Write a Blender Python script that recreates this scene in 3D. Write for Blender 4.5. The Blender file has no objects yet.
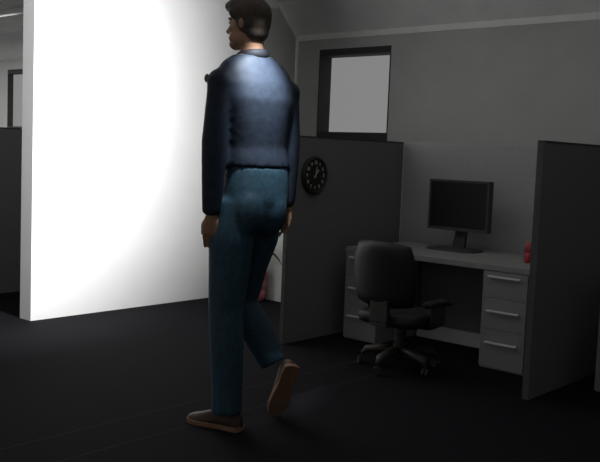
import bpy, bmesh, math, random
from mathutils import Vector, Matrix, Quaternion
random.seed(4)
scene = bpy.context.scene
COL = scene.collection

# ------------------------------------------------------------------ materials
def mat(name, rgb, rough=.7, var=.12, scale=12, bump=0.0, spec=.3, metal=0.0, rgb2=None, stretch=None):
    m = bpy.data.materials.new(name); m.use_nodes = True
    nt = m.node_tree; b = nt.nodes['Principled BSDF']
    tc = nt.nodes.new('ShaderNodeTexCoord'); mp = nt.nodes.new('ShaderNodeMapping')
    if stretch: mp.inputs['Scale'].default_value = stretch
    nz = nt.nodes.new('ShaderNodeTexNoise'); nz.inputs['Scale'].default_value = scale; nz.inputs['Detail'].default_value = 5
    rp = nt.nodes.new('ShaderNodeValToRGB')
    c2 = rgb2 or tuple(c * (1 + var) for c in rgb)
    c1 = rgb if rgb2 else tuple(c * (1 - var) for c in rgb)
    rp.color_ramp.elements[0].position = .3; rp.color_ramp.elements[1].position = .7
    rp.color_ramp.elements[0].color = (*c1, 1); rp.color_ramp.elements[1].color = (*c2, 1)
    L = nt.links
    L.new(tc.outputs['Object'], mp.inputs['Vector']); L.new(mp.outputs[0], nz.inputs['Vector'])
    L.new(nz.outputs['Fac'], rp.inputs[0]); L.new(rp.outputs[0], b.inputs['Base Color'])
    b.inputs['Roughness'].default_value = rough; b.inputs['Metallic'].default_value = metal
    b.inputs['Specular IOR Level'].default_value = spec
    if bump:
        bp = nt.nodes.new('ShaderNodeBump'); bp.inputs['Strength'].default_value = bump; bp.inputs['Distance'].default_value = .01
        L.new(nz.outputs['Fac'], bp.inputs['Height']); L.new(bp.outputs[0], b.inputs['Normal'])
    return m

def emit(name, rgb, s):
    m = bpy.data.materials.new(name); m.use_nodes = True
    b = m.node_tree.nodes['Principled BSDF']
    b.inputs['Base Color'].default_value = (.02, .02, .02, 1); b.inputs['Roughness'].default_value = .4
    b.inputs['Emission Color'].default_value = (*rgb, 1); b.inputs['Emission Strength'].default_value = s
    return m

def floor_mat():
    m = mat('dark_carpet', (.0088, .0088, .0112), .9, .25, 60, .15, .08)
    nt = m.node_tree; L = nt.links; b = nt.nodes['Principled BSDF']
    tc = nt.nodes.new('ShaderNodeTexCoord'); sp = nt.nodes.new('ShaderNodeSeparateXYZ')
    L.new(tc.outputs['Object'], sp.inputs[0])
    prev = None
    for x in (-3.30, -3.015):                    # two carpet seams
        s = nt.nodes.new('ShaderNodeMath'); s.operation = 'SUBTRACT'; s.inputs[1].default_value = x
        a = nt.nodes.new('ShaderNodeMath'); a.operation = 'ABSOLUTE'
        l = nt.nodes.new('ShaderNodeMath'); l.operation = 'LESS_THAN'; l.inputs[1].default_value = .005
        L.new(sp.outputs[0], s.inputs[0]); L.new(s.outputs[0], a.inputs[0]); L.new(a.outputs[0], l.inputs[0])
        if prev:
            ad = nt.nodes.new('ShaderNodeMath'); ad.operation = 'MAXIMUM'
            L.new(prev.outputs[0], ad.inputs[0]); L.new(l.outputs[0], ad.inputs[1]); prev = ad
        else: prev = l
    mx = nt.nodes.new('ShaderNodeMix'); mx.data_type = 'RGBA'
    src = b.inputs['Base Color'].links[0].from_socket
    L.new(prev.outputs[0], mx.inputs[0]); L.new(src, mx.inputs[6]); mx.inputs[7].default_value = (.025, .026, .030, 1)
    L.new(mx.outputs[2], b.inputs['Base Color'])
    return m

M = dict(
    floor=floor_mat(),
    white=mat('white_paint', (.80, .80, .80), .8, .02, 4),
    grey=mat('grey_paint', (.50, .50, .49), .85, .05, 3),
    ceil=mat('ceiling_paint', (.78, .78, .77), .85, .06, 3),
    trim=mat('trim_paint', (.88, .88, .86), .7, .05, 6),
    jamb=mat('window_frame_paint', (.055, .055, .055), .7, .1, 8),
    pane=emit('dusk_window_glass', (1, 1, 1), .225),
    part=mat('partition_fabric', (.165, .167, .165), .9, .1, 90, .1),
    partb=mat('partition_fabric_pale', (.34, .34, .34), .9, .1, 90, .1),
    end_shade=mat('partition_end_shaded', (.09, .09, .089), .8, .1, 30),  # end face toned down, shade put into the colour
    partc=mat('partition_fabric_light', (.62, .64, .61), .9, .06, 90, .1),
    cap=mat('partition_cap_end_shade', (.05, .05, .05), .6, .1, 20),  # dark top caps; also used to paint shade on partition ends
    desk=mat('desk_laminate', (.255, .255, .252), .55, .05, 10),
    rail=mat('pale_laminate', (.55, .55, .54), .6, .05, 10),
    unit=mat('drawer_steel', (.25, .25, .247), .6, .05, 10),
    steel=mat('handle_steel', (.75, .75, .75), .35, .03, 30, 0, .5),
    leather=mat('black_leather', (.013, .013, .013), .5, .15, 40, .08, .3),
    plastic=mat('dark_plastic', (.035, .033, .03), .5, .1, 20, 0, .4),
    legm=mat('chair_base_metal', (.050, .044, .038), .5, .1, 20, 0, .4),
    bezel=mat('monitor_plastic', (.060, .060, .058), .5, .06, 15),
    screen=mat('screen_black', (.012, .012, .012), .35, .05, 5, 0, .3),
    stand=mat('monitor_stand_plastic', (.045, .045, .043), .55, .06, 15),
    red=mat('red_metal', (.36, .03, .035), .4, .08, 12, 0, .4),
    pinkred=mat('pale_red_metal', (.52, .10, .11), .4, .08, 12, 0, .4),
    clock=mat('clock_black', (.025, .024, .023), .5, .08, 15),
    face=mat('clock_face', (.018, .018, .018), .7, .08, 15),
    ivory=mat('clock_ivory', (.55, .49, .37), .6, .05, 15),
    pot=mat('pink_glaze', (.50, .17, .18), .5, .1, 12),
    soil=mat('soil', (.03, .02, .015), .95, .3, 60, .3),
    leaf=mat('leaf', (.05, .075, .035), .5, .25, 18),
    skin=mat('skin', (.33, .19, .12), .6, .08, 14, 0, .25),
    hair=mat('brown_hair', (.062, .050, .040), .7, .25, 30, .35, .2, stretch=(3, 3, .8)),
    shirt=mat('blue_shirt', (.018, .027, .044), .65, .18, 30, .12, .25),
    collar=mat('dark_collar', (.010, .012, .018), .7, .15, 30),
    jeans=mat('denim', (.026, .066, .098), .62, .25, 45, .12, .35),
    shoe=mat('brown_leather', (.060, .038, .028), .55, .15, 20, .08),
    sole=mat('tan_sole', (.27, .15, .09), .75, .12, 20),
    badge=mat('olive_badge', (.16, .14, .08), .6, .2, 30),
    eyew=mat('eye_white', (.6, .6, .58), .3, .03, 10),
    iris=mat('eye_brown', (.05, .03, .02), .3, .05, 10),
)

# ------------------------------------------------------------------ helpers
def link(name, bm, m, parent=None, smooth=False, auto=None):
    me = bpy.data.meshes.new(name); bm.to_mesh(me); bm.free()
    o = bpy.data.objects.new(name, me); COL.objects.link(o)
    if m: me.materials.append(m)
    if smooth:
        for p in me.polygons: p.use_smooth = True
    if parent: o.parent = parent
    return o

def tag(o, label, cat, group=None):
    o['label'] = label; o['category'] = cat
    if group: o['group'] = group
    return o

def thing(name, label, cat, loc=(0, 0, 0), rz=0, group=None):
    o = bpy.data.objects.new(name, None); COL.objects.link(o)
    o.empty_display_size = .1
    o.location = loc; o.rotation_euler = (0, 0, rz)
    return tag(o, label, cat, group)

def struct(name, bm, m, parent=None):
    o = link(name, bm, m, parent)
    if not parent: o['kind'] = 'structure'
    return o

def box(bm, lo, hi, bev=0):
    b = bmesh.new()
    bmesh.ops.create_cube(b, size=1)
    for v in b.verts:
        v.co = Vector([lo[i] + (v.co[i] + .5) * (hi[i] - lo[i]) for i in range(3)])
    if bev: bmesh.ops.bevel(b, geom=b.edges[:], offset=bev, segments=2, profile=.7, affect='EDGES')
    me = bpy.data.meshes.new('tmp'); b.to_mesh(me); b.free(); bm.from_mesh(me); bpy.data.meshes.remove(me)
    return bm

def bx(lo, hi, bev=0): return box(bmesh.new(), lo, hi, bev)

def ring_loft(bm, rings, cap=True, closed=True):
    """rings: list of lists of Vectors (same count)"""
    vs = [[bm.verts.new(p) for p in r] for r in rings]
    n = len(vs[0])
    for a, b in zip(vs, vs[1:]):
        for i in range(n):
            bm.faces.new((a[i], a[(i + 1) % n], b[(i + 1) % n], b[i]))
    if cap:
        bm.faces.new(list(reversed(vs[0]))); bm.faces.new(vs[-1])
    return vs

def tube(bm, pts, radii, n=14, ref=None, squash=None):
    """round tapered tube through pts; radii may be (ra, rb): ra along ref, rb across."""
    pts = [Vector(p) for p in pts]; rings = []
    for i, p in enumerate(pts):
        t = (pts[min(i + 1, len(pts) - 1)] - pts[max(i - 1, 0)]).normalized()
        r = Vector(ref) if ref else (Vector((0, 0, 1)) if abs(t.z) < .9 else Vector((1, 0, 0)))
        a = (r - t * r.dot(t)).normalized(); b = t.cross(a)
        ra, rb = radii[i] if isinstance(radii[i], tuple) else (radii[i], radii[i])
        rings.append([p + a * (ra * math.cos(2 * math.pi * k / n)) + b * (rb * math.sin(2 * math.pi * k / n)) for k in range(n)])
    ring_loft(bm, rings)
    return bm

def limb(bm, pts, radii, n=18, ref=None):
    """tube with rounded ends: adds small end rings"""
    P = [Vector(p) for p in pts]
    f = lambda r, k: (r[0] * k, r[1] * k) if isinstance(r, tuple) else r * k
    m = lambda r: (r[0] + r[1]) / 2 if isinstance(r, tuple) else r
    d0 = (P[0] - P[1]).normalized(); d1 = (P[-1] - P[-2]).normalized()
    pts2 = [P[0] + d0 * m(radii[0]) * .7, P[0] + d0 * m(radii[0]) * .45] + P + [P[-1] + d1 * m(radii[-1]) * .45, P[-1] + d1 * m(radii[-1]) * .7]
    rr = [f(radii[0], .45), f(radii[0], .82)] + list(radii) + [f(radii[-1], .82), f(radii[-1], .45)]
    return tube(bm, pts2, rr, n, ref)

def ell(bm, c, r, rot=None, seg=24):
    b = bmesh.new(); bmesh.ops.create_uvsphere(b, u_segments=seg, v_segments=seg // 2, radius=1)
    mx = Matrix.Translation(Vector(c)) @ (rot.to_4x4() if rot else Matrix.Identity(4)) @ Matrix.Diagonal((*r, 1))
    b.transform(mx)
    me = bpy.data.meshes.new('tmp'); b.to_mesh(me); b.free(); bm.from_mesh(me); bpy.data.meshes.remove(me)
    return bm

def cyl(bm, c, r, h, n=28, axis='z', r2=None):
    b = bmesh.new(); bmesh.ops.create_cone(b, cap_ends=True, segments=n, radius1=r, radius2=r if r2 is None else r2, depth=h)
    if axis == 'x': b.transform(Matrix.Rotation(math.pi / 2, 4, 'Y'))
    if axis == 'y': b.transform(Matrix.Rotation(math.pi / 2, 4, 'X'))
    b.transform(Matrix.Translation(Vector(c)))
    me = bpy.data.meshes.new('tmp'); b.to_mesh(me); b.free(); bm.from_mesh(me); bpy.data.meshes.remove(me)
    return bm

def lathe(bm, prof, n=32):
    rings = [[Vector((r * math.cos(2 * math.pi * k / n), r * math.sin(2 * math.pi * k / n), z)) for k in range(n)] for r, z in prof]
    ring_loft(bm, rings)
    return bm

def fuse(name, bm, m, parent, voxel, smooth=4, fac=.5):
    """merge overlapping closed shells into one continuous skin"""
    o = link(name, bm, m, parent)
    rm = o.modifiers.new('r', 'REMESH'); rm.mode = 'VOXEL'; rm.voxel_size = voxel; rm.use_smooth_shade = True
    if smooth:
        sm = o.modifiers.new('s', 'SMOOTH'); sm.iterations = smooth; sm.factor = fac
    dg = bpy.context.evaluated_depsgraph_get(); dg.update()
    me = bpy.data.meshes.new_from_object(o.evaluated_get(dg))
    o.modifiers.clear(); o.data = me; me.name = name
    if not me.materials: me.materials.append(m)
    for p in me.polygons: p.use_smooth = True
    return o

def prism_x(bm, poly, x0, x1):
    """poly in (y,z) extruded along x"""
    a = [bm.verts.new((x0, y, z)) for y, z in poly]; b = [bm.verts.new((x1, y, z)) for y, z in poly]
    n = len(poly)
    for i in range(n): bm.faces.new((a[i], a[(i + 1) % n], b[(i + 1) % n], b[i]))
    bm.faces.new(list(reversed(a))); bm.faces.new(b)
    bmesh.ops.recalc_face_normals(bm, faces=bm.faces[:])
    return bm

# ------------------------------------------------------------------ room
YB, ZE, ZC, YS = 7.0, 2.535, 2.85, 6.685      # back wall, eave, flat ceiling, where the slope ends
XL, XR, YF = -13.6, 1.6, -1.6
struct('floor', bx((XL, YF, -.1), (XR, 7.3, 0)), M['floor'])
bm = bmesh.new()
prism_x(bm, [(YF, ZC), (YS, ZC), (YB + .02, ZE - .02), (YB + .3, ZE - .02), (YB + .3, ZE + .1), (YS + .04, ZC + .1), (YF, ZC + .1)], XL, XR)
struct('ceiling', bm, M['ceil'])
WIN = [(-5.926, -5.02, 1.455, 2.383), (-12.01, -11.10, 1.455, 2.377)]
bm = bmesh.new()
xs = [XL, -12.01, -11.10, -5.926, -5.02, XR]
for i in range(5):
    x0, x1 = xs[i], xs[i + 1]
    if i in (1, 3):
        w = WIN[0] if i == 3 else WIN[1]
        box(bm, (x0, YB, 0), (x1, YB + .28, w[2])); box(bm, (x0, YB, w[3]), (x1, YB + .28, ZE))
    else: box(bm, (x0, YB, 0), (x1, YB + .28, ZE))
struct('wall_back', bm, M['grey'])
for k, (x0, x1, z0, z1) in enumerate(WIN):
    w = bpy.data.objects.new('window_%d' % (k + 1), None); COL.objects.link(w); w['kind'] = 'structure'
    w.location = (0, 0, 0)
    y1 = YB + (.185 if k == 0 else .085); t = .012
    bm = bmesh.new()
    box(bm, (x0, YB - .004, z0), (x0 + t, y1 + .05, z1)); box(bm, (x1 - t, YB - .004, z0), (x1, y1 + .05, z1))
    box(bm, (x0 + t, YB - .004, z1 - .066), (x1 - t, y1 + .05, z1)); box(bm, (x0 + t, YB - .004, z0), (x1 - t, y1 + .05, z0 + .085))
    link('window_frame', bm, M['jamb'], w)
    link('pane', bx((x0 + t, y1, z0 + .085), (x1 - t, y1 + .012, z1 - .066)), M['pane'], w)
# tall white wall at the left
struct('wall_left', bx((-5.765, 3.478, 0), (-5.62, 5.60, ZC)), M['white'])
# grey gable wall behind it, closing against the sloped ceiling
bm = prism_x(bmesh.new(), [(5.3, 0), (YB, 0), (YB, ZE), (YS, ZC), (5.3, ZC)], -6.37, -6.25)
struct('wall_end', bm, M['grey'])
struct('unseen_wall_right', bx((XR, YF, 0), (XR + .12, YB + .28, ZC)), M['grey'])  # out of view, added to keep world light from entering on the right
# trims
struct('trim_1', bx((-6.25, YB - .012, ZE - .048), (XR, YB, ZE + .01)), M['trim'])
struct('trim_2', bx((XL, YB - .012, ZE - .028), (-6.37, YB, ZE + .01)), M['grey'])
struct('trim_3', bx((-6.25, YB - .02, 1.2), (-6.222, YB, ZE - .02)), M['trim'])
bm = prism_x(bmesh.new(), [(YB, ZE - .03), (YB, ZE + .02), (YS, ZC), (YS - .02, ZC - .02)], -6.25, -6.226)
struct('trim_4', bm, M['trim'])
struct('trim_5', bx((-6.25, 5.3, ZC - .075), (-6.225, YS - .02, ZC)), M['white'])
struct('trim_6', bx((XL, 5.52, ZC - .075), (-6.38, 5.62, ZC)), M['trim'])

# ------------------------------------------------------------------ cubicle partitions
HP = 1.425
def partition(label, lo, hi, m, cap=False):
    cx, cy = (lo[0] + hi[0]) / 2, (lo[1] + hi[1]) / 2
    t = thing('cubicle_partition', label, 'partition', (cx, cy, 0), 0)
    a = (lo[0] - cx, lo[1] - cy, 0); b = (hi[0] - cx, hi[1] - cy, HP - .012)
    link('panel', bx((a[0], a[1], .0), b, .002), m, t)
    link('end_tone', bx((a[0], a[1] - .004, 0), (b[0], a[1] - .0005, HP - .012), .001), M['end_shade'] if cap else (M['cap'] if m is M['part'] else m), t)  # ends of dark partitions coloured darker in place of shade
    link('top_cap', bx((a[0] - .001, a[1] - .001, HP - .012), (b[0] + .001, b[1] + .001, HP), .001), M['cap'] if m is M['part'] else m, t)
    return t
partition('dark grey cubicle partition with the wall clock on it', (-3.960, 4.375, 0), (-3.925, 5.70, 0), M['part'])
partition('dark cubicle partition to the right of the desk with the red can', (-2.157, 4.40, 0), (-2.118, 5.70, 0), M['part'], True)
partition('grey cubicle partition behind the desk and monitor', (-3.92, 5.705, 0), (-2.118, 5.745, 0), M['partb'])
partition('pale cubicle partition behind the plant in the pink pot', (-5.60, 5.61, 0), (-3.97, 5.65, 0), M['partc'])
partition('far dark cubicle partition left of the white wall, under the narrow window', (-6.86, 1.9, 0), (-6.82, 5.2, 0), M['part'])

# ------------------------------------------------------------------ desk, drawer units
ZD = .66
t = thing('desk', 'grey office desk top carrying the monitor, on two drawer units', 'desk', (-3.03, 5.23, 0))
def loc(p): return (p[0] + 3.03, p[1] - 5.23, p[2])
link('worktop', bx(loc((-3.800, 4.862, ZD - .036)), loc((-2.20, 5.66, ZD)), .004), M['desk'], t)
link('back_rail', bx(loc((-3.495, 5.36, 0)), loc((-2.70, 5.385, .10)), .003), M['rail'], t)
link('modesty_panel', bx(loc((-3.495, 5.39, .02)), loc((-2.70, 5.41, ZD - .037))), M['part'], t)

def drawer_unit(x0, x1, label, y=4.884):
    t = thing('drawer_unit', label, 'drawer unit', ((x0 + x1) / 2, y, 0))
    w = (x1 - x0) / 2
    link('body', bx((-w, 0, 0), (w, .60, ZD - .037), .003), M['unit'], t)
    zs = [(.012, .2535), (.255, .4535), (.455, .620)]
    for z0, z1 in zs:
        d = link('drawer', bx((-w + .001, -.018, z0), (w - .001, .002, z1), .002), M['unit'], t)
        zh = z1 - .030 if z0 > .4 else z1 - .080
        h = bmesh.new()
        box(h, (-w + .042, -.044, zh - .006), (w - .042, -.032, zh + .006), .003)
        for sx in (-w + .052, w - .064):
            box(h, (sx, -.036, zh - .005), (sx + .012, -.016, zh + .005), .001)
        link('handle', h, M['steel'], d)
    return t
drawer_unit(-2.698, -2.393, 'grey three-drawer unit under the right end of the desk, below the red can')
drawer_unit(-3.795, -3.510, 'grey three-drawer unit under the left end of the desk, behind the chair')
drawer_unit(-1.942, -1.640, 'sliver of a grey drawer unit at the right edge, past the dark partition')

# ------------------------------------------------------------------ monitor
t = thing('computer_monitor', 'flat dark computer monitor standing on the desk', 'monitor', (-3.235, 5.43, ZD), math.radians(-1))
hw, z0, z1 = .247, .138, .500
bm = bx((-hw, -.012, z0), (hw, .035, z1), .004)
box(bm, (-hw + .03, .03, z0 + .04), (hw - .03, .055, z1 - .04), .01)
cs = link('casing', bm, M['bezel'], t)
bz = bmesh.new(); e = .017
box(bz, (-hw, -.022, z0), (-hw + e, -.010, z1), .002); box(bz, (hw - e, -.022, z0), (hw, -.010, z1), .002)
box(bz, (-hw + e, -.022, z1 - e), (hw - e, -.010, z1), .002); box(bz, (-hw + e, -.022, z0), (hw - e, -.010, z0 + e + .004), .002)
link('bezel', bz, M['bezel'], t)
link('screen', bx((-hw + e, -.0155, z0 + e), (hw - e, -.012, z1 - e)), M['screen'], t)
bm = bmesh.new()
ring_loft(bm, [[Vector((sx * w, y + sy * .016, z)) for sx, sy in ((-1, -1), (1, -1), (1, 1), (-1, 1))] for z, w, y in ((.012, .05, .02), (.1, .042, .045), (.22, .04, .06))])
link('neck', bm, M['stand'], t)
bm = bmesh.new()
n = 40; prof = []
def sup(a, b, k): 
    c, s = math.cos(k), math.sin(k); p = .45
    return (math.copysign(abs(c) ** p, c) * a, math.copysign(abs(s) ** p, s) * b)
rings = []
for z, sc in ((0, .98), (.004, 1), (.012, .97), (.018, .80), (.020, .3)):
    rings.append([Vector((*[q * 1 for q in sup(.20 * sc, .115 * sc, 2 * math.pi * k / n)], z)) + Vector((.0, -.03, 0)) for k in range(n)])
ring_loft(bm, rings)
link('base', bm, M['stand'], t)

# ------------------------------------------------------------------ red can
t = thing('drink_can', 'small red can at the right end of the desk', 'can', (-2.555, 5.19, ZD))
bm = lathe(bmesh.new(), [(.024, 0), (.031, .006), (.033, .012), (.033, .07)])
link('lower_body', bm, M['red'], t, True)
bm = lathe(bmesh.new(), [(.033, .07), (.033, .108), (.031, .118), (.026, .128), (.026, .131), (.024, .131), (.023, .127)])
link('upper_body', bm, M['pinkred'], t, True)
bm = lathe(bmesh.new(), [(.023, .125), (.023, .129)]); box(bm, (-.006, -.002, .128), (.010, .010, .131))
link('lid', bm, M['red'], t)

# ------------------------------------------------------------------ wall clock
t = thing('wall_clock', 'round dark wall clock with pale numerals on the partition', 'clock', (-3.925, 4.62, 1.157))
bm = bmesh.new(); n = 48; R = .131
prof = [(0, R), (.016, R), (.026, R - .006), (.028, R - .014), (.020, R - .020), (.016, R - .022)]
ring_loft(bm, [[Vector((x, r * math.cos(2 * math.pi * k / n), r * math.sin(2 * math.pi * k / n))) for k in range(n)] for x, r in prof])
link('rim', bm, M['clock'], t, False)
link('dial', cyl(bmesh.new(), (.013, 0, 0), R - .021, .010, 48, 'x'), M['face'], t)
for h in range(1, 13):
    cu = bpy.data.curves.new('n', 'FONT'); cu.body = str(h); cu.size = .031; cu.align_x = 'CENTER'; cu.align_y = 'CENTER'; cu.extrude = .001; cu.offset = .0012
    o = bpy.data.objects.new('n', cu); COL.objects.link(o)
    dg = bpy.context.evaluated_depsgraph_get(); dg.update()
    me = bpy.data.meshes.new_from_object(o.evaluated_get(dg)); bpy.data.objects.remove(o); bpy.data.curves.remove(cu)
    a = math.radians(90 - h * 30)
    # text x -> +Y of the world (seen from +X the right hand side is +Y), text y -> Z
    me.transform(Matrix(((0, 0, 1, .0195), (1, 0, 0, .088 * math.cos(a)), (0, 1, 0, .088 * math.sin(a)), (0, 0, 0, 1))))
    me.materials.clear(); me.materials.append(M['ivory']); me.name = 'numeral'
    q = bpy.data.objects.new('numeral', me); COL.objects.link(q); q.parent = t
def hand(name, ang, ln, w, x):
    b = bx((x, -w, -.018), (x + .002, w, ln)); b.transform(Matrix.Rotation(-math.radians(ang), 4, 'X'))
    link(name, b, M['ivory'], t)
hand('hour_hand', 40, .052, .0045, .020); hand('minute_hand', 8, .060, .003, .0225)

# ------------------------------------------------------------------ potted plant
t = thing('potted_plant', 'plant with long drooping leaves in a ribbed pink pot on the floor', 'plant', (-5.285, 5.50, 0))
prof = [(.075, 0)]
for k in range(3):
    zb = .01 + k * .087
    prof += [(.078, zb), (.094, zb + .02), (.098, zb + .043), (.094, zb + .066), (.080, zb + .084)]
prof += [(.086, .278), (.086, .288), (.074, .288), (.070, .26)]
link('pot', lathe(bmesh.new(), prof, 40), M['pot'], t, True)
link('soil', cyl(bmesh.new(), (0, 0, .262), .071, .012), M['soil'], t)
def blade(az, reach, top, droop, w):
    bm = bmesh.new(); N = 10; rings = []
    dx, dy = math.cos(az), math.sin(az); sx, sy = -dy, dx
    for i in range(N + 1):
        s = i / N
        r = .015 + reach * s ** 1.2; z = .262 + top * math.sin(min(1, s * 1.5) * math.pi / 2) - droop * max(0, s - .45) ** 1.6
        ww = w * (.35 + 1.6 * s * (1 - s) + .65 * (1 - s)) * (1 - s ** 6) + .0006
        c = Vector((dx * r, dy * r, z)); S = Vector((sx, sy, .55)).normalized()
        rings.append([c - S * ww + Vector((0, 0, .004)), c - Vector((0, 0, .0015)), c + S * ww + Vector((0, 0, .004)), c + Vector((0, 0, .0015))])
    ring_loft(bm, rings)
    link('leaf', bm, M['leaf'], t, True)
for az, reach, top, droop, w in ((5, .29, .19, .36, .015), (2, .20, .235, .10, .012), (-50, .20, .26, .3, .014), (195, .16, .30, .3, .015), (225, .2, .22, .4, .015),
                                 (275, .18, .32, .3, .014), (310, .25, .15, .42, .014), (150, .13, .28, .2, .012), (250, .24, .15, .3, .013)):
    blade(math.radians(az), reach, top, droop, w)

# ------------------------------------------------------------------ office chair (faces +y before it is turned)
t = thing('office_chair', 'black leather swivel chair with armrests in front of the desk', 'chair', (-3.01, 4.44, 0), math.radians(-3))
zs = .335
# backrest: padded, barrel shaped shell
bm = bmesh.new(); rings = []
NU, NV = 22, 16
front, back = [], []
for j in range(NV + 1):
    v = j / NV; z = .425 + .365 * v
    half = (.198 + .040 * math.sin(math.pi * min(1, .12 + v * .80)) ) * (1 - .05 * max(0, v - .75) / .25)
    fr, bk = [], []
    for i in range(NU + 1):
        u = i / NU * 2 - 1
        ue = abs(u) ** 1.0
        edge = (1 - min(1, abs(u)) ** 8) * (1 - abs(2 * v - 1) ** 10)
        zz = z + .018 * (1 - u * u) * (v - .5) * 2 - (.004 * u ** 4 * (v - .5) * 2)
        ybase = -.225 - .035 * v + .055 * u * u
        bk.append(Vector((u * half, ybase - .032 * max(0, edge) - .004, zz))); fr.append(Vector((u * half, ybase + .03 * max(0, edge) + .004, zz)))
    front.append(fr); back.append(bk)
F_ = [[bm.verts.new(p) for p in r] for r in front]; B_ = [[bm.verts.new(p) for p in r] for r in back]
for j in range(NV):
    for i in range(NU):
        bm.faces.new((F_[j][i], F_[j + 1][i], F_[j + 1][i + 1], F_[j][i + 1])); bm.faces.new((B_[j][i], B_[j][i + 1], B_[j + 1][i + 1], B_[j + 1][i]))
for j in range(NV):
    for i in (0, NU):
        q = (F_[j][i], B_[j][i], B_[j + 1][i], F_[j + 1][i]); bm.faces.new(q if i == 0 else tuple(reversed(q)))
for i in range(NU):
    for j in (0, NV):
        q = (F_[j][i], F_[j][i + 1], B_[j][i + 1], B_[j][i]); bm.faces.new(q if j == 0 else tuple(reversed(q)))
bmesh.ops.recalc_face_normals(bm, faces=bm.faces[:])
link('backrest', bm, M['leather'], t, True)
bm = bmesh.new(); n = 44; rings = []
for z, sc in ((zs - .045, .90), (zs - .035, .98), (zs - .01, 1), (zs + .015, .99), (zs + .03, .93), (zs + .038, .75), (zs + .040, .3)):
    rings.append([Vector((*sup(.225 * sc, .215 * sc, 2 * math.pi * k / n), z)) for k in range(n)])
ring_loft(bm, rings); link('seat', bm, M['leather'], t, True)
bm = bmesh.new()
box(bm, (-.045, -.258, zs - .018), (.085, -.222, zs + .13), .01); box(bm, (-.045, -.256, zs - .040), (.085, .0, zs - .018), .006)
link('back_bracket', bm, M['plastic'], t)
for s in (-1, 1):
    bm = bmesh.new()
    tube(bm, [(s * .13, .04, zs - .052), (s * .20, .04, zs - .052), (s * .238, .04, zs - .03), (s * .242, .04, zs + .03), (s * .242, .04, zs + .095)], [(.012, .075), (.012, .075), (.016, .08), (.016, .075), (.016, .075)], 12, (.3 * s, .001, 1) if False else (s * -.7, .001, .7))
    a = link('armrest', bm, M['plastic'], t)
    bm = bmesh.new()
    tube(bm, [(s * .242, -.085, zs + .098), (s * .242, -.05, zs + .108), (s * .242, .10, zs + .108), (s * .242, .145, zs + .090)], [(.014, .030), (.018, .036), (.018, .036), (.012, .030)], 14, (0, 0, 1))
    link('arm_pad', bm, M['leather'], a, True)
bm = cyl(bmesh.new(), (0, 0, .215), .036, .15); cyl(bm, (0, 0, .135), .045, .05); box(bm, (-.09, -.09, zs - .062), (.09, .09, zs - .042), .004)
link('gas_column', bm, M['plastic'], t)
bm = cyl(bmesh.new(), (0, 0, .115), .048, .05, 24, 'z', .04)
link('hub', bm, M['legm'], t, True)
for k in range(5):
    a = math.radians(-95 + 10 + 72 * k); dx, dy = math.cos(a), math.sin(a)
    bm = bmesh.new()
    tube(bm, [(.03 * dx, .03 * dy, .118), (.13 * dx, .13 * dy, .114), (.215 * dx, .215 * dy, .098), (.240 * dx, .240 * dy, .068)], [(.026, .034), (.026, .031), (.024, .027), (.014, .017)], 12, (0, 0, 1))
    lg = link('base_leg', bm, M['legm'], t, True)
    bm = bmesh.new()
    for s in (-1, 1):
        b = cyl(bmesh.new(), (0, 0, 0), .026, .015, 20, 'x'); b.transform(Matrix.Translation((s * .012, 0, 0)))
        b.transform(Matrix.Translation((.246 * dx, .246 * dy, .0262)) @ Matrix.Rotation(a + .5, 4, 'Z'))
        me = bpy.data.meshes.new('tmp'); b.to_mesh(me); b.free(); bm.from_mesh(me); bpy.data.meshes.remove(me)
    cyl(bm, (.242 * dx, .242 * dy, .058), .008, .03, 10)
    link('caster', bm, M['plastic'], lg)

# ------------------------------------------------------------------ person
# local frame: x = to the right across the view, y = away, z = up
P = thing('person', 'person in blue shirt, jeans and brown shoes walking past the white wall', 'person', (-2.95, 2.85, 0), math.radians(41.28))
fx = Vector((-.64, .77, 0)).normalized()     # chest direction
rx = Vector((fx.y, -fx.x, 0))                # the person's right
hx = Vector((-.87, .49, 0)).normalized()     # where the head looks
hr = Vector((hx.y, -hx.x, 0))
def T(c, fwd, right, z): return Vector((c[0], c[1], z)) + fx * fwd + rx * right
def torso(bm, rows, n=28):
    rings = []
    for (z, cx, cy, a, b, p) in rows:
        ring = []
        for k in range(n):
            th = 2 * math.pi * k / n; c, s = math.cos(th), math.sin(th)
            e = lambda q: math.copysign(abs(q) ** p, q)
            ring.append(Vector((cx, cy, z)) + rx * (a * e(c)) + fx * (b * e(s)))
        rings.append(ring)
    ring_loft(bm, rings); return bm
SL, SR = T((.105, 0), 0, -.178, 1.612), T((.105, 0), 0, .205, 1.590)
EL, ER = Vector((-.052, -.126, 1.31)), Vector((.278, .125, 1.31))
WL, WR = Vector((-.056, -.116, 1.02)), Vector((.278, .14, 1.055))
HL, HR_ = Vector((.040, -.055, 1.00)), Vector((.178, .075, 1.00))
KL, KR = Vector((.020, -.060, .560)), Vector((.066, .150, .580))
AL, AR = Vector((.045, -.085, .10)), Vector((.238, .135, .285))
rows = [(.94, .125, .01, .135, .10, .9), (1.02, .13, .01, .165, .125, .85), (1.12, .135, .0, .165, .122, .85), (1.22, .13, 0, .150, .105, .9), (1.32, .125, 0, .155, .105, .9),
        (1.44, .118, 0, .170, .118, .85), (1.54, .118, 0, .192, .122, .85), (1.61, .112, 0, .196, .112, .88), (1.665, .108, .0, .188, .096, .92), (1.708, .104, .0, .152, .084, .95), (1.742, .100, .0, .096, .072, 1), (1.752, .098, 0, .066, .062, 1)]
sc = lambda rows, k: [(z, x, y, a * k, b * k, p) for z, x, y, a, b, p in rows]
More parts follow.
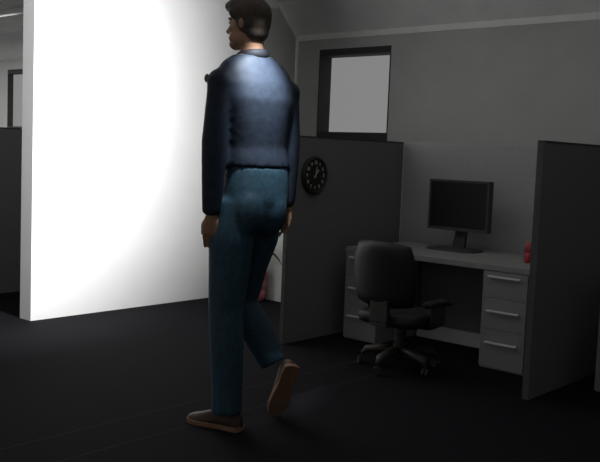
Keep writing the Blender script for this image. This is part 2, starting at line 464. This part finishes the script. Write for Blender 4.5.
# --- the body: one continuous skin
bm = bmesh.new()
torso(bm, sc(rows, .88))
for S, E, W in ((SL, EL, WL), (SR, ER, WR)):
    limb(bm, [S, S.lerp(E, .5), E, E.lerp(W, .4), W], [.042, .036, .031, .032, .024])
for H, K, A in ((HL, KL, AL), (HR_, KR, AR)):
    limb(bm, [H, H.lerp(K, .5), K, K.lerp(A, .35), A], [.085, .068, .050, .048, .034])
HC = Vector((.075, .005, 1.888))            # centre of the head
def hd(f, r, z): return HC + hx * f + hr * r + Vector((0, 0, z))
RH = Matrix((hr, hx, Vector((0, 0, 1)))).transposed().to_quaternion().to_matrix()   # local x=right, y=forward
tube(bm, [(.100, 0, 1.68), (.100, 0, 1.74), (.096, 0, 1.80), (.092, .0, 1.84)], [.066, .057, .054, .056], 20)
ell(bm, hd(-.012, 0, .030), (.074, .094, .086), RH)          # cranium
ell(bm, hd(.030, 0, -.035), (.058, .064, .088), RH)          # face
ell(bm, hd(.060, 0, -.092), (.038, .036, .028), RH)          # chin
for s in (-1, 1):
    ell(bm, hd(.022, s * .048, -.068), (.017, .052, .034), RH)       # jaw
    ell(bm, hd(.062, s * .034, -.025), (.022, .022, .018), RH)       # cheek bone
    ell(bm, hd(-.010, s * .074, -.008), (.008, .017, .027), RH, 16)  # ear
    ell(bm, hd(.084, s * .022, .022), (.022, .012, .008), RH, 16)    # brow ridge
limb(bm, [hd(.088, 0, .008), hd(.102, 0, -.020), hd(.110, 0, -.034)], [.008, .011, .013], 12)   # nose
ell(bm, hd(.088, 0, -.060), (.022, .012, .006), RH, 16); ell(bm, hd(.086, 0, -.070), (.020, .012, .006), RH, 16)   # lips
def hand_mesh(bm, W, down, fwd, thumb_side):
    """relaxed hand: palm plus five bent fingers; fwd is the thumb/forward direction, palm faces the thigh"""
    down = down.normalized(); fwd = (fwd - down * fwd.dot(down)).normalized(); pn = down.cross(fwd) * thumb_side   # palm normal, to the thigh
    limb(bm, [W + down * .0, W + down * .035, W + down * .078], [(.022, .028), (.021, .041), (.017, .044)], 16, pn)
    for k, (off, ln) in enumerate(((.034, .082), (.0115, .092), (-.0115, .085), (-.034, .066))):
        b0 = W + down * .080 + fwd * off
        curl = .35 + .08 * k
        p = [b0 - down * .02, b0]; d = down.copy(); q = b0.copy()
        for seg in (.46, .31, .23):
            d = (Quaternion(down.cross(pn), 0) @ d)
            d = (d + pn * curl * .55 + (fwd * .04)).normalized(); q = q + d * ln * seg; p.append(q.copy())
        limb(bm, p, [.0105, .0105, .0098, .0088, .0076], 10)
    b0 = W + down * .022 + fwd * .022
    d1 = (down * .75 + fwd * .62 + pn * .25).normalized(); d2 = (down * .95 + fwd * .22 + pn * .3).normalized()
    limb(bm, [b0, b0 + d1 * .034, b0 + d1 * .034 + d2 * .030, b0 + d1 * .034 + d2 * .054], [.014, .0125, .0105, .0085], 10)
hand_mesh(bm, WL + Vector((0, 0, -.014)), Vector((-.02, .10, -1)), Vector((-.93, .37, 0)), 1)
hand_mesh(bm, WR + Vector((0, 0, .0)), Vector((-.12, .10, -1)), Vector((-.90, .43, 0)), -1)
fuse('body', bm, M['skin'], P, .0062, 3, .5)
# --- eyes
for s in (-1, 1):
    e = link('eye', ell(bmesh.new(), hd(.080, s * .026, .004), (.012, .012, .009), RH, 16), M['eyew'], P, True)
    link('iris', ell(bmesh.new(), hd(.0905, s * .026, .004), (.0045, .002, .0045), RH, 12), M['iris'], e, True)
# --- hair
bm = bmesh.new()
ell(bm, hd(-.022, 0, .038), (.081, .094, .086), RH)
ell(bm, hd(-.030, 0, .010), (.079, .082, .088), RH)
ell(bm, hd(-.046, 0, -.036), (.066, .054, .054), RH)
ell(bm, hd(.044, 0, .078), (.070, .062, .048), RH)
ell(bm, hd(.090, .006, .080), (.056, .030, .030), RH)
for s in (-1, 1):
    ell(bm, hd(.020, s * .060, .046), (.018, .050, .036), RH)
    ell(bm, hd(.014, s * .066, .008), (.009, .012, .030), RH)
hair = fuse('hair', bm, M['hair'], P, .007, 4, .5)
# --- shirt
bm = bmesh.new()
torso(bm, [(1.225, .135, 0, .166, .118, .88)] + [(z, x, y, a * 1.04, b * 1.04, p) for z, x, y, a, b, p in rows[4:-1]])
for S, E, W, inn in ((SL, EL, WL, rx), (SR, ER, WR, -rx)):
    ell(bm, S - Vector((0, 0, .004)), (.066, .066, .064))
    limb(bm, [S, S.lerp(E, .15), S.lerp(E, .35), E + Vector((0, 0, .03)), E - Vector((0, 0, .03)), E.lerp(W, .5), W + Vector((0, 0, .012))], [.060, .060, .060, .059, .057, .053, .045], 20)
    cf = [W + Vector((0, 0, .03)), W - Vector((0, 0, .004))]; tube(bm, cf, [.045, .044], 20)
sh = fuse('shirt', bm, M['shirt'], P, .009, 14, .5)
bm = bmesh.new()
n = 36; rings = []
for r, z in ((.066, 1.715), (.082, 1.724), (.076, 1.752), (.068, 1.761), (.062, 1.754), (.060, 1.72)):
    rings.append([Vector((.098, 0, z)) + Vector((r * math.cos(2 * math.pi * k / n), r * math.sin(2 * math.pi * k / n), .010 * -(hx.x * math.cos(2 * math.pi * k / n) + hx.y * math.sin(2 * math.pi * k / n)))) for k in range(n)])
ring_loft(bm, rings)
link('collar', bm, M['collar'], sh, True)
link('shoulder_badge', ell(bmesh.new(), SL + Vector((-.064, .01, .012)), (.013, .016, .020), None, 16), M['badge'], sh, True)
# --- jeans
bm = bmesh.new()
torso(bm, [(.93, .110, .01, .130, .112, .9), (1.0, .118, .008, .160, .135, .85), (1.08, .130, .002, .166, .132, .85), (1.17, .137, 0, .163, .117, .88), (1.235, .135, 0, .158, .112, .88)])
tube(bm, [HL + Vector((.05, .04, .13)), HL + Vector((.015, .01, .05)), HL.lerp(KL, .25), HL.lerp(KL, .6), KL, KL.lerp(AL, .4), KL.lerp(AL, .8), Vector((.042, -.088, .075))], [.075, .100, .108, .096, .083, .080, .073, .074], 24)
tube(bm, [HR_ + Vector((-.03, -.03, .13)), HR_ + Vector((-.01, -.01, .05)), HR_.lerp(KR, .25), HR_.lerp(KR, .6), KR + Vector((.02, 0, .03)), KR + Vector((.006, .0, -.02)), KR.lerp(AR, .45), KR.lerp(AR, .8), AR + Vector((.010, -.004, -.014))], [.075, .100, .100, .088, .082, .083, .080, .070, .066], 24)
ell(bm, T((.125, 0), -.055, .055, 1.03), (.085, .085, .12)); ell(bm, T((.125, 0), -.055, -.07, 1.03), (.085, .085, .12))
fuse('jeans', bm, M['jeans'], P, .009, 12, .5)
# --- shoes
def shoe(heel, toe, up):
    heel, toe, up = Vector(heel), Vector(toe), Vector(up)
    ax = toe - heel; L = ax.length; ax.normalize(); up = (up - ax * up.dot(ax)).normalized(); sd = ax.cross(up)
    def at(f, s, z): return heel + ax * (f * L) + sd * s + up * z
    W = [(-.01, .012), (.02, .034), (.12, .041), (.35, .038), (.55, .046), (.75, .050), (.90, .040), (.97, .024), (1.0, .010)]
    HT = [.045, .075, .100, .105, .078, .058, .046, .036, .028]
    bm = bmesh.new(); n = 20; rings = []
    for (f, w), h in zip(W, HT):
        r = []
        for k in range(n):
            th = 2 * math.pi * k / n; c, s = math.cos(th), math.sin(th)
            cc = math.copysign(abs(c) ** .8, c)
            z = .020 + (h - .020) * (s if s > 0 else 0) - (0 if s > 0 else .002 * -s)
            r.append(at(f, w * cc * (1 if s < .3 else 1 - .25 * s), z))
        rings.append(r)
    ring_loft(bm, rings); bmesh.ops.recalc_face_normals(bm, faces=bm.faces[:])
    o = link('shoe', bm, M['shoe'], P, True)
    ot = []
    for f, w in W: ot.append((f, w + .004))
    poly = [(f, w) for f, w in ot] + [(f, -w) for f, w in reversed(ot)]
    bm = bmesh.new()
    zz = lambda f: .0 if f < .25 or f > .38 else .0
    ring_loft(bm, [[at(f, w * k, z) for f, w in poly] for z, k in ((.0, .94), (.004, 1), (.020, 1), (.024, .96))])
    bmesh.ops.recalc_face_normals(bm, faces=bm.faces[:])
    link('sole', bm, M['sole'], o)
    bm = bmesh.new()
    for f in (.42, .50, .58):
        h = .10 - (f - .38) * .13
        tube(bm, [at(f, -.022, h - .012), at(f, 0, h + .002), at(f, .022, h - .012)], [.0025] * 3, 8)
    link('laces', bm, M['collar'], o)
shoe((.112, -.112, 0), (-.150, .022, 0), (0, 0, 1))
shoe((.345, .055, .275), (.262, .128, .006), (-.42, .90, .1))

# ------------------------------------------------------------------ lights
def lamp(name, kind, loc, energy, color=(1, 1, 1), aim=None, **kw):
    d = bpy.data.lights.new(name, kind); d.energy = energy; d.color = color
    for k, v in kw.items(): setattr(d, k, v)
    o = bpy.data.objects.new(name, d); COL.objects.link(o); o.location = loc
    if aim: o.rotation_euler = (Vector(aim) - Vector(loc)).to_track_quat('-Z', 'Y').to_euler()
    return o
lamp('wall_spot', 'SPOT', (-3.70, 3.27, 1.6), 420, (1, 1, 1), (-5.62, 3.17, 1.6), spot_size=math.radians(124), spot_blend=.75, shadow_soft_size=.06)
lamp('overhead_spot', 'SPOT', (-2.578, 2.758, 2.16), 215, (.92, .96, 1), (-2.741, 2.861, 1.70), spot_size=math.radians(31), spot_blend=1, shadow_soft_size=.05)
lamp('fill_area', 'AREA', (-2.8, 3.6, 2.80), 13, (1, 1, .99), (-2.8, 3.6, 0), shape='RECTANGLE', size=4.5, size_y=3.5)  # added soft fill for the whole office, no fixture stands here
lamp('fill_area', 'AREA', (-10.8, 4.2, 2.80), 130, (1, 1, .99), (-10.8, 4.2, 0), shape='RECTANGLE', size=3, size_y=2.5)  # added fill to brighten the area left of the white wall

w = bpy.data.worlds.new('world'); scene.world = w; w.use_nodes = True
w.node_tree.nodes['Background'].inputs[0].default_value = (1, 1, 1, 1)
w.node_tree.nodes['Background'].inputs[1].default_value = .22

# ------------------------------------------------------------------ camera
cam = bpy.data.cameras.new('camera'); co = bpy.data.objects.new('camera', cam); COL.objects.link(co)
f_px, pitch, roll, yaw = 871.999, .0880017, .0401205, .7169176
cam.sensor_width = 36; cam.lens = 36 * f_px / 600; cam.clip_start = .05
Fw = Vector((-math.sin(yaw) * math.cos(pitch), math.cos(yaw) * math.cos(pitch), -math.sin(pitch)))
R0 = Vector((math.cos(yaw), math.sin(yaw), 0)); U0 = R0.cross(Fw)
Rr = R0 * math.cos(roll) + U0 * math.sin(roll); Uu = -R0 * math.sin(roll) + U0 * math.cos(roll)
co.matrix_world = Matrix(((Rr.x, Uu.x, -Fw.x, 0), (Rr.y, Uu.y, -Fw.y, 0), (Rr.z, Uu.z, -Fw.z, 1.3), (0, 0, 0, 1)))
scene.camera = co
vs = scene.view_settings
vs.view_transform = 'Standard'; vs.look = 'None'; vs.gamma = 1; vs.exposure = 0; vs.use_curve_mapping = False
